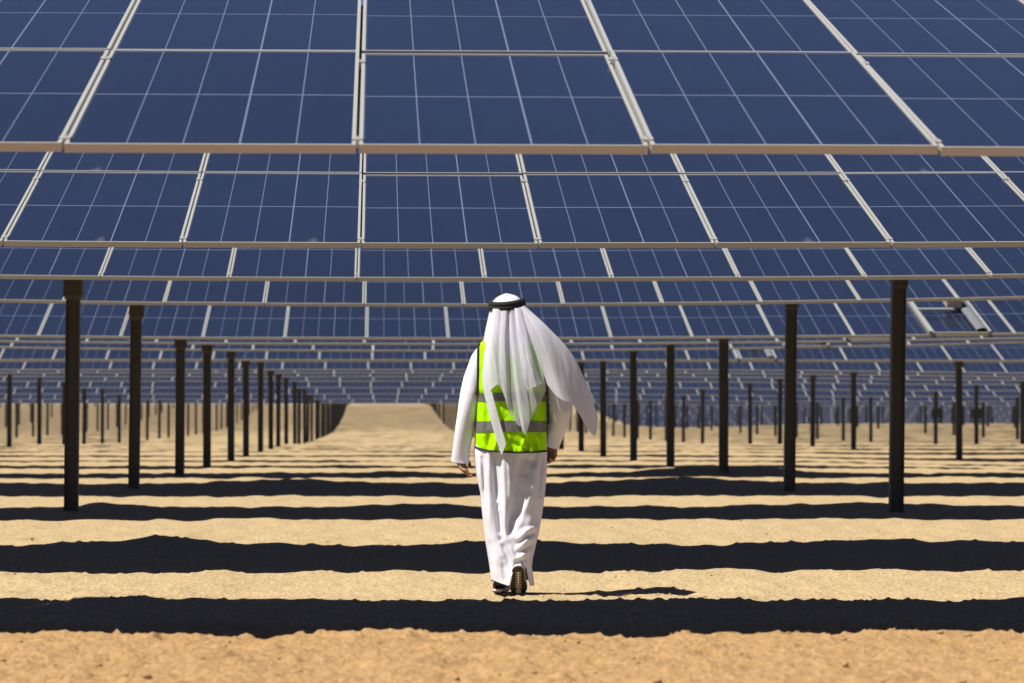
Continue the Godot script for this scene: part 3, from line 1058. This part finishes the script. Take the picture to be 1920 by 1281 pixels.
# a relaxed hand: wrist, direction of the fingers, towards the thumb, out of the back of the hand, curl
func hand_bones(wrist: Vector3, along_dir: Vector3, thumb_dir: Vector3, curl: float) -> Array:
	var f := along_dir.normalized()
	var s := (thumb_dir - f * thumb_dir.dot(f)).normalized()
	var palm := f.cross(s).normalized() * -signf(curl)
	var bones := [[wrist - f * 0.05, wrist, 0.026, 0.025]]
	var len3 := [[0.042, 0.026, 0.021], [0.046, 0.03, 0.022], [0.043, 0.028, 0.021], [0.034, 0.021, 0.018]]
	for i in 4:
		var side := s * (0.030 - 0.0205 * i)
		var root := wrist + side * 0.6 + f * 0.012
		var kn := wrist + side + f * (0.088 - 0.004 * absf(i - 1.0))
		bones.append([root, kn, 0.0125, 0.0105])
		var dir := f
		var p := kn
		for j in 3:
			dir = dir.rotated(s, curl * [0.55, 0.9, 0.6][j] * (1.0 + 0.12 * i))
			var e: Vector3 = p + dir * len3[i][j]
			bones.append([p, e, 0.0098 - 0.0009 * j, 0.0092 - 0.0011 * j])
			p = e
	var t0 := wrist + s * 0.02 + f * 0.02
	var t1 := t0 + (s * 0.6 + f * 0.8 + palm * 0.25).normalized() * 0.04
	var t2 := t1 + (s * 0.25 + f * 0.95 + palm * 0.35).normalized() * 0.032
	var t3 := t2 + (f * 0.95 + palm * 0.45 - s * 0.1).normalized() * 0.025
	bones.append([t0, t1, 0.0155, 0.0125])
	bones.append([t1, t2, 0.012, 0.0105])
	bones.append([t2, t3, 0.0105, 0.0085])
	return bones

func make_body() -> ArrayMesh:
	var st := start()
	var hip := q(957, 850)
	var neck := q(953, 640)
	var head := q(950, 590)
	var lw := q(862, 841, -0.012)
	var rw := q(1037, 829, -0.04)
	var bones := [
		[hip + Vector3(-0.05, 0, -0.03), hip + Vector3(0.05, 0, -0.03), 0.105, 0.105], [hip, q(957, 760), 0.12, 0.115], [q(957, 760), q(955, 690), 0.12, 0.115], [q(915, 672), q(1005, 672), 0.06, 0.06],
		[q(955, 690), neck, 0.09, 0.055], [neck, head, 0.055, 0.06], [head, head + Vector3(0, 0.025, 0.005), 0.07, 0.07], [head + Vector3(0, -0.05, -0.045), head + Vector3(0, 0.02, -0.03), 0.052, 0.065],
		[head + Vector3(0, 0.0, -0.095), head + Vector3(0, -0.025, -0.115), 0.008, 0.015], [head + Vector3(-0.082, -0.01, 0), head + Vector3(-0.086, 0.02, 0.008), 0.012, 0.016], [head + Vector3(0.082, -0.01, 0), head + Vector3(0.086, 0.02, 0.008), 0.012, 0.016],
		[q(912, 676), q(880, 755, 0.03), 0.05, 0.04], [q(880, 755, 0.03), lw, 0.04, 0.026], [q(1008, 676), q(1049, 762, 0.055), 0.05, 0.04], [q(1049, 762, 0.055), rw, 0.04, 0.026],
		[q(938, 850, -0.04), q(937, 980, -0.1), 0.075, 0.052], [q(937, 980, -0.1), q(936, 1094, -0.12), 0.052, 0.03],
		[q(978, 850, -0.05), q(974, 985, -0.04), 0.072, 0.05], [q(974, 985, -0.04), q(969, 1062, 0.12), 0.048, 0.03]]
	skin_nets(st, bones, 0.016, 0.035)
	skin_nets(st, hand_bones(lw + Vector3(0.003, -0.012, 0), Vector3(0.08, -1, 0.1), Vector3(0.55, 0, -0.85), -0.5), 0.0034, 0.007)
	skin_nets(st, hand_bones(rw, Vector3(-0.12, -1, -0.1), Vector3(-0.8, 0, -0.6), 0.8), 0.0034, 0.007)
	# eyes and mouth
	var m := st.commit()
	m.surface_set_material(0, M.skin)
	return m

# a shoe along +z (toe) standing on y 0, heel at z 0
func shoe_ring(t: float) -> float:   # half width of the sole along its length
	return along_smooth([[0.0, 0.018], [0.05, 0.031], [0.15, 0.037], [0.4, 0.036], [0.62, 0.046], [0.75, 0.049], [0.9, 0.038], [0.97, 0.024], [1.0, 0.010]], t)

func make_shoe(parent: Node3D, xf: Transform3D, left: bool) -> void:
	var L := 0.29
	var nu := 36
	var nv := 30
	var p := PackedVector3Array()
	for j in nv:
		var t := float(j) / (nv - 1)
		var w := shoe_ring(t)
		var h := along_smooth([[0.0, 0.085], [0.08, 0.105], [0.28, 0.108], [0.4, 0.1], [0.6, 0.075], [0.8, 0.058], [0.95, 0.045], [1.0, 0.034]], t)
		for i in nu:
			var a := TAU * i / nu
			var s := sin(a)
			var top := s > 0.0
			var open := smooth01(0.42, 0.3, t) * 0.35 if top else 0.0
			p.append(Vector3(w * cos(a) * (1.02 - open * maxf(s, 0)), 0.028 + (h - 0.028) * (pow(s, 0.8) if top else 0.0) - (0.012 if not top else 0.0), t * L * 0.97 + 0.005))
	var o := put("shoe", grid(p, nu, nv, true), parent, xf, M.shoe)
	var side := [M.midsole, M.tread]
	for layer in 2:
		var pts := PackedVector3Array()
		var y0 := 0.007 if layer == 0 else 0.0
		var y1 := 0.024 if layer == 0 else 0.0072
		var grow := 0.004 if layer == 0 else 0.0015
		var n := 60
		var ring := []
		for i in n:
			var a := TAU * i / n
			var t := 0.5 - 0.5 * cos(a)
			ring.append(Vector2((shoe_ring(t) + grow) * (1 if a < PI else -1) * pow(absf(sin(a)), 0.25), t * (L + 2 * grow) - grow))
		for lev in [[0.0, y1], [0.94, y1], [1.0, lerpf(y0, y1, 0.8)], [1.0, lerpf(y0, y1, 0.2)], [0.95, y0], [0.0, y0]]:
			for r in ring:
				var c := Vector2(0, 0.145)
				var e: Vector2 = c + (r - c) * lev[0]
				var rock := 0.02 * pow(smooth01(0.75, 1.0, e.y / L), 1.5)
				pts.append(Vector3(e.x, lev[1] + rock, e.y))
		put(["midsole", "outsole"][layer], grid(pts, n, 6, true), o, Transform3D.IDENTITY, side[layer])
	# pale herringbone tread down the middle of the sole
	var st := start()
	for i in 7:
		var z := 0.045 + 0.024 * i
		var w := shoe_ring(z / L) * 0.55
		for s in [-1, 1]:
			box(st, Vector3(s * w * 0.4, -0.001, z + 0.004), Vector3(w * 0.8, 0.005, 0.0045), Basis(Vector3.UP, s * 0.6))
	box(st, Vector3(0, -0.0012, 0.125), Vector3(0.006, 0.0052, 0.17))
	box(st, Vector3(0, -0.0008, 0.232), Vector3(0.03, 0.005, 0.03))
	put("tread", st.commit(), o, Transform3D.IDENTITY, M.tread_pale)
	if left:
		var b := start()
		box(b, Vector3(0, 0.07, 0.002), Vector3(0.022, 0.05, 0.004))
		put("heel_tab", b.commit(), o, Transform3D.IDENTITY, M.black_box)

func make_person() -> void:
	var foot := EYE + lie(PERSON_X, PERSON_D) + 0.004
	var root := base("person", Vector3(PERSON_X, foot, -PERSON_D))
	tag(root, "person in white robe, headscarf and yellow-green safety vest walking away down the sand", "person")
	put("body", make_body(), root)
	put("robe", make_robe(), root)
	make_vest(root)
	put("headscarf", make_scarf(), root)
	put("head_cord", make_cord(), root)
	# rear foot: toe on the ground, heel lifted, sole towards the camera; front foot flat
	var rear := Basis(Vector3(1, 0, 0), deg_to_rad(40.0)) * Basis(Vector3.UP, PI)
	rear = Basis(Vector3(0, 1, 0), -0.06) * Basis(Vector3(1, 0, 0), deg_to_rad(-40.0)) * Basis(Vector3.UP, PI)
	make_shoe(root, Transform3D(rear, q(968.5, 1062, 0.2) + Vector3(0, 0.0, 0)), false)
	make_shoe(root, Transform3D(Basis(Vector3.UP, PI - 0.12), q(935, 1114, -0.06)), true)

# ---------------------------------------------------------------- everything
func _ready() -> void:
	rng.seed = 77
	var cam := Camera3D.new()
	cam.name = "camera"
	var at := CameraAttributesPhysical.new()
	at.frustum_focal_length = 110.54
	at.frustum_focus_distance = 18.6
	at.exposure_aperture = 5.0
	at.frustum_near = 0.1
	at.frustum_far = 8000.0
	cam.attributes = at
	cam.fov = 12.392
	cam.near = 0.1
	cam.far = 8000.0
	cam.position = Vector3(0, EYE, 0)
	var up := atan(120.0 / 5900.0)
	cam.rotation = Vector3(up, -atan(252.0 / 5900.0 * cos(up)), 0.0)
	add_child(cam)
	cam.make_current()

	var sky_mat := ProceduralSkyMaterial.new()
	sky_mat.sky_top_color = Color(0.009, 0.022, 0.08).linear_to_srgb()
	sky_mat.sky_horizon_color = Color(0.14, 0.225, 0.50).linear_to_srgb()
	sky_mat.sky_curve = 0.34
	sky_mat.ground_bottom_color = Color(0.3, 0.22, 0.13).linear_to_srgb()
	sky_mat.ground_horizon_color = Color(0.3, 0.25, 0.18).linear_to_srgb()
	sky_mat.sun_angle_max = 4.0
	var sky := Sky.new()
	sky.sky_material = sky_mat
	var env := Environment.new()
	env.background_mode = Environment.BG_SKY
	env.sky = sky
	env.background_energy_multiplier = 0.72
	env.tonemap_mode = Environment.TONE_MAPPER_LINEAR
	env.tonemap_exposure = 1.45
	env.fog_enabled = true
	env.fog_density = 0.00028
	env.fog_light_color = Color(0.8, 0.82, 0.88)
	env.sdfgi_enabled = true
	env.ssao_enabled = true
	env.ssil_enabled = true
	var we := WorldEnvironment.new()
	we.name = "environment"
	we.environment = env
	add_child(we)

	var sun := DirectionalLight3D.new()
	sun.name = "sun"
	sun.light_color = Color(1.0, 0.965, 0.9)
	sun.light_energy = 1.6
	sun.light_angular_distance = 0.5
	sun.shadow_enabled = true
	add_child(sun)
	sun.look_at_from_position(Vector3(-0.55, 1.0, 0.25) * 50.0, Vector3.ZERO)

	n_big.seed = 3
	n_big.frequency = 0.75
	n_big.fractal_octaves = 2
	n_mid.seed = 4
	n_mid.frequency = 2.6
	n_mid.fractal_octaves = 2
	n_fine.seed = 6
	n_fine.frequency = 11.0
	n_fine.fractal_octaves = 2
	n_fold.seed = 9
	n_fold.frequency = 0.06
	n_fold.fractal_octaves = 3

	make_materials()
	make_ground()
	make_clods()
	make_module_meshes()
	for n in ROWS:
		make_row(n)
	make_robot(4, "white framed cleaning robot with its box on the fifth panel row, beside the right post")
	make_robot(5, "thin sliver of a white cleaning robot on the sixth panel row")
	make_robot(6, "white cleaning robot edge showing on the seventh panel row")
	make_robot(7, "white cleaning robot on the eighth panel row, left of the second right post")
	for spot in [[12, 3, "dark box hung on a far right post of the thirteenth row"], [13, 3, "dark box on a far post, just left of the other such box"]]:
		make_box(spot[0], spot[1], spot[2])
	make_person()
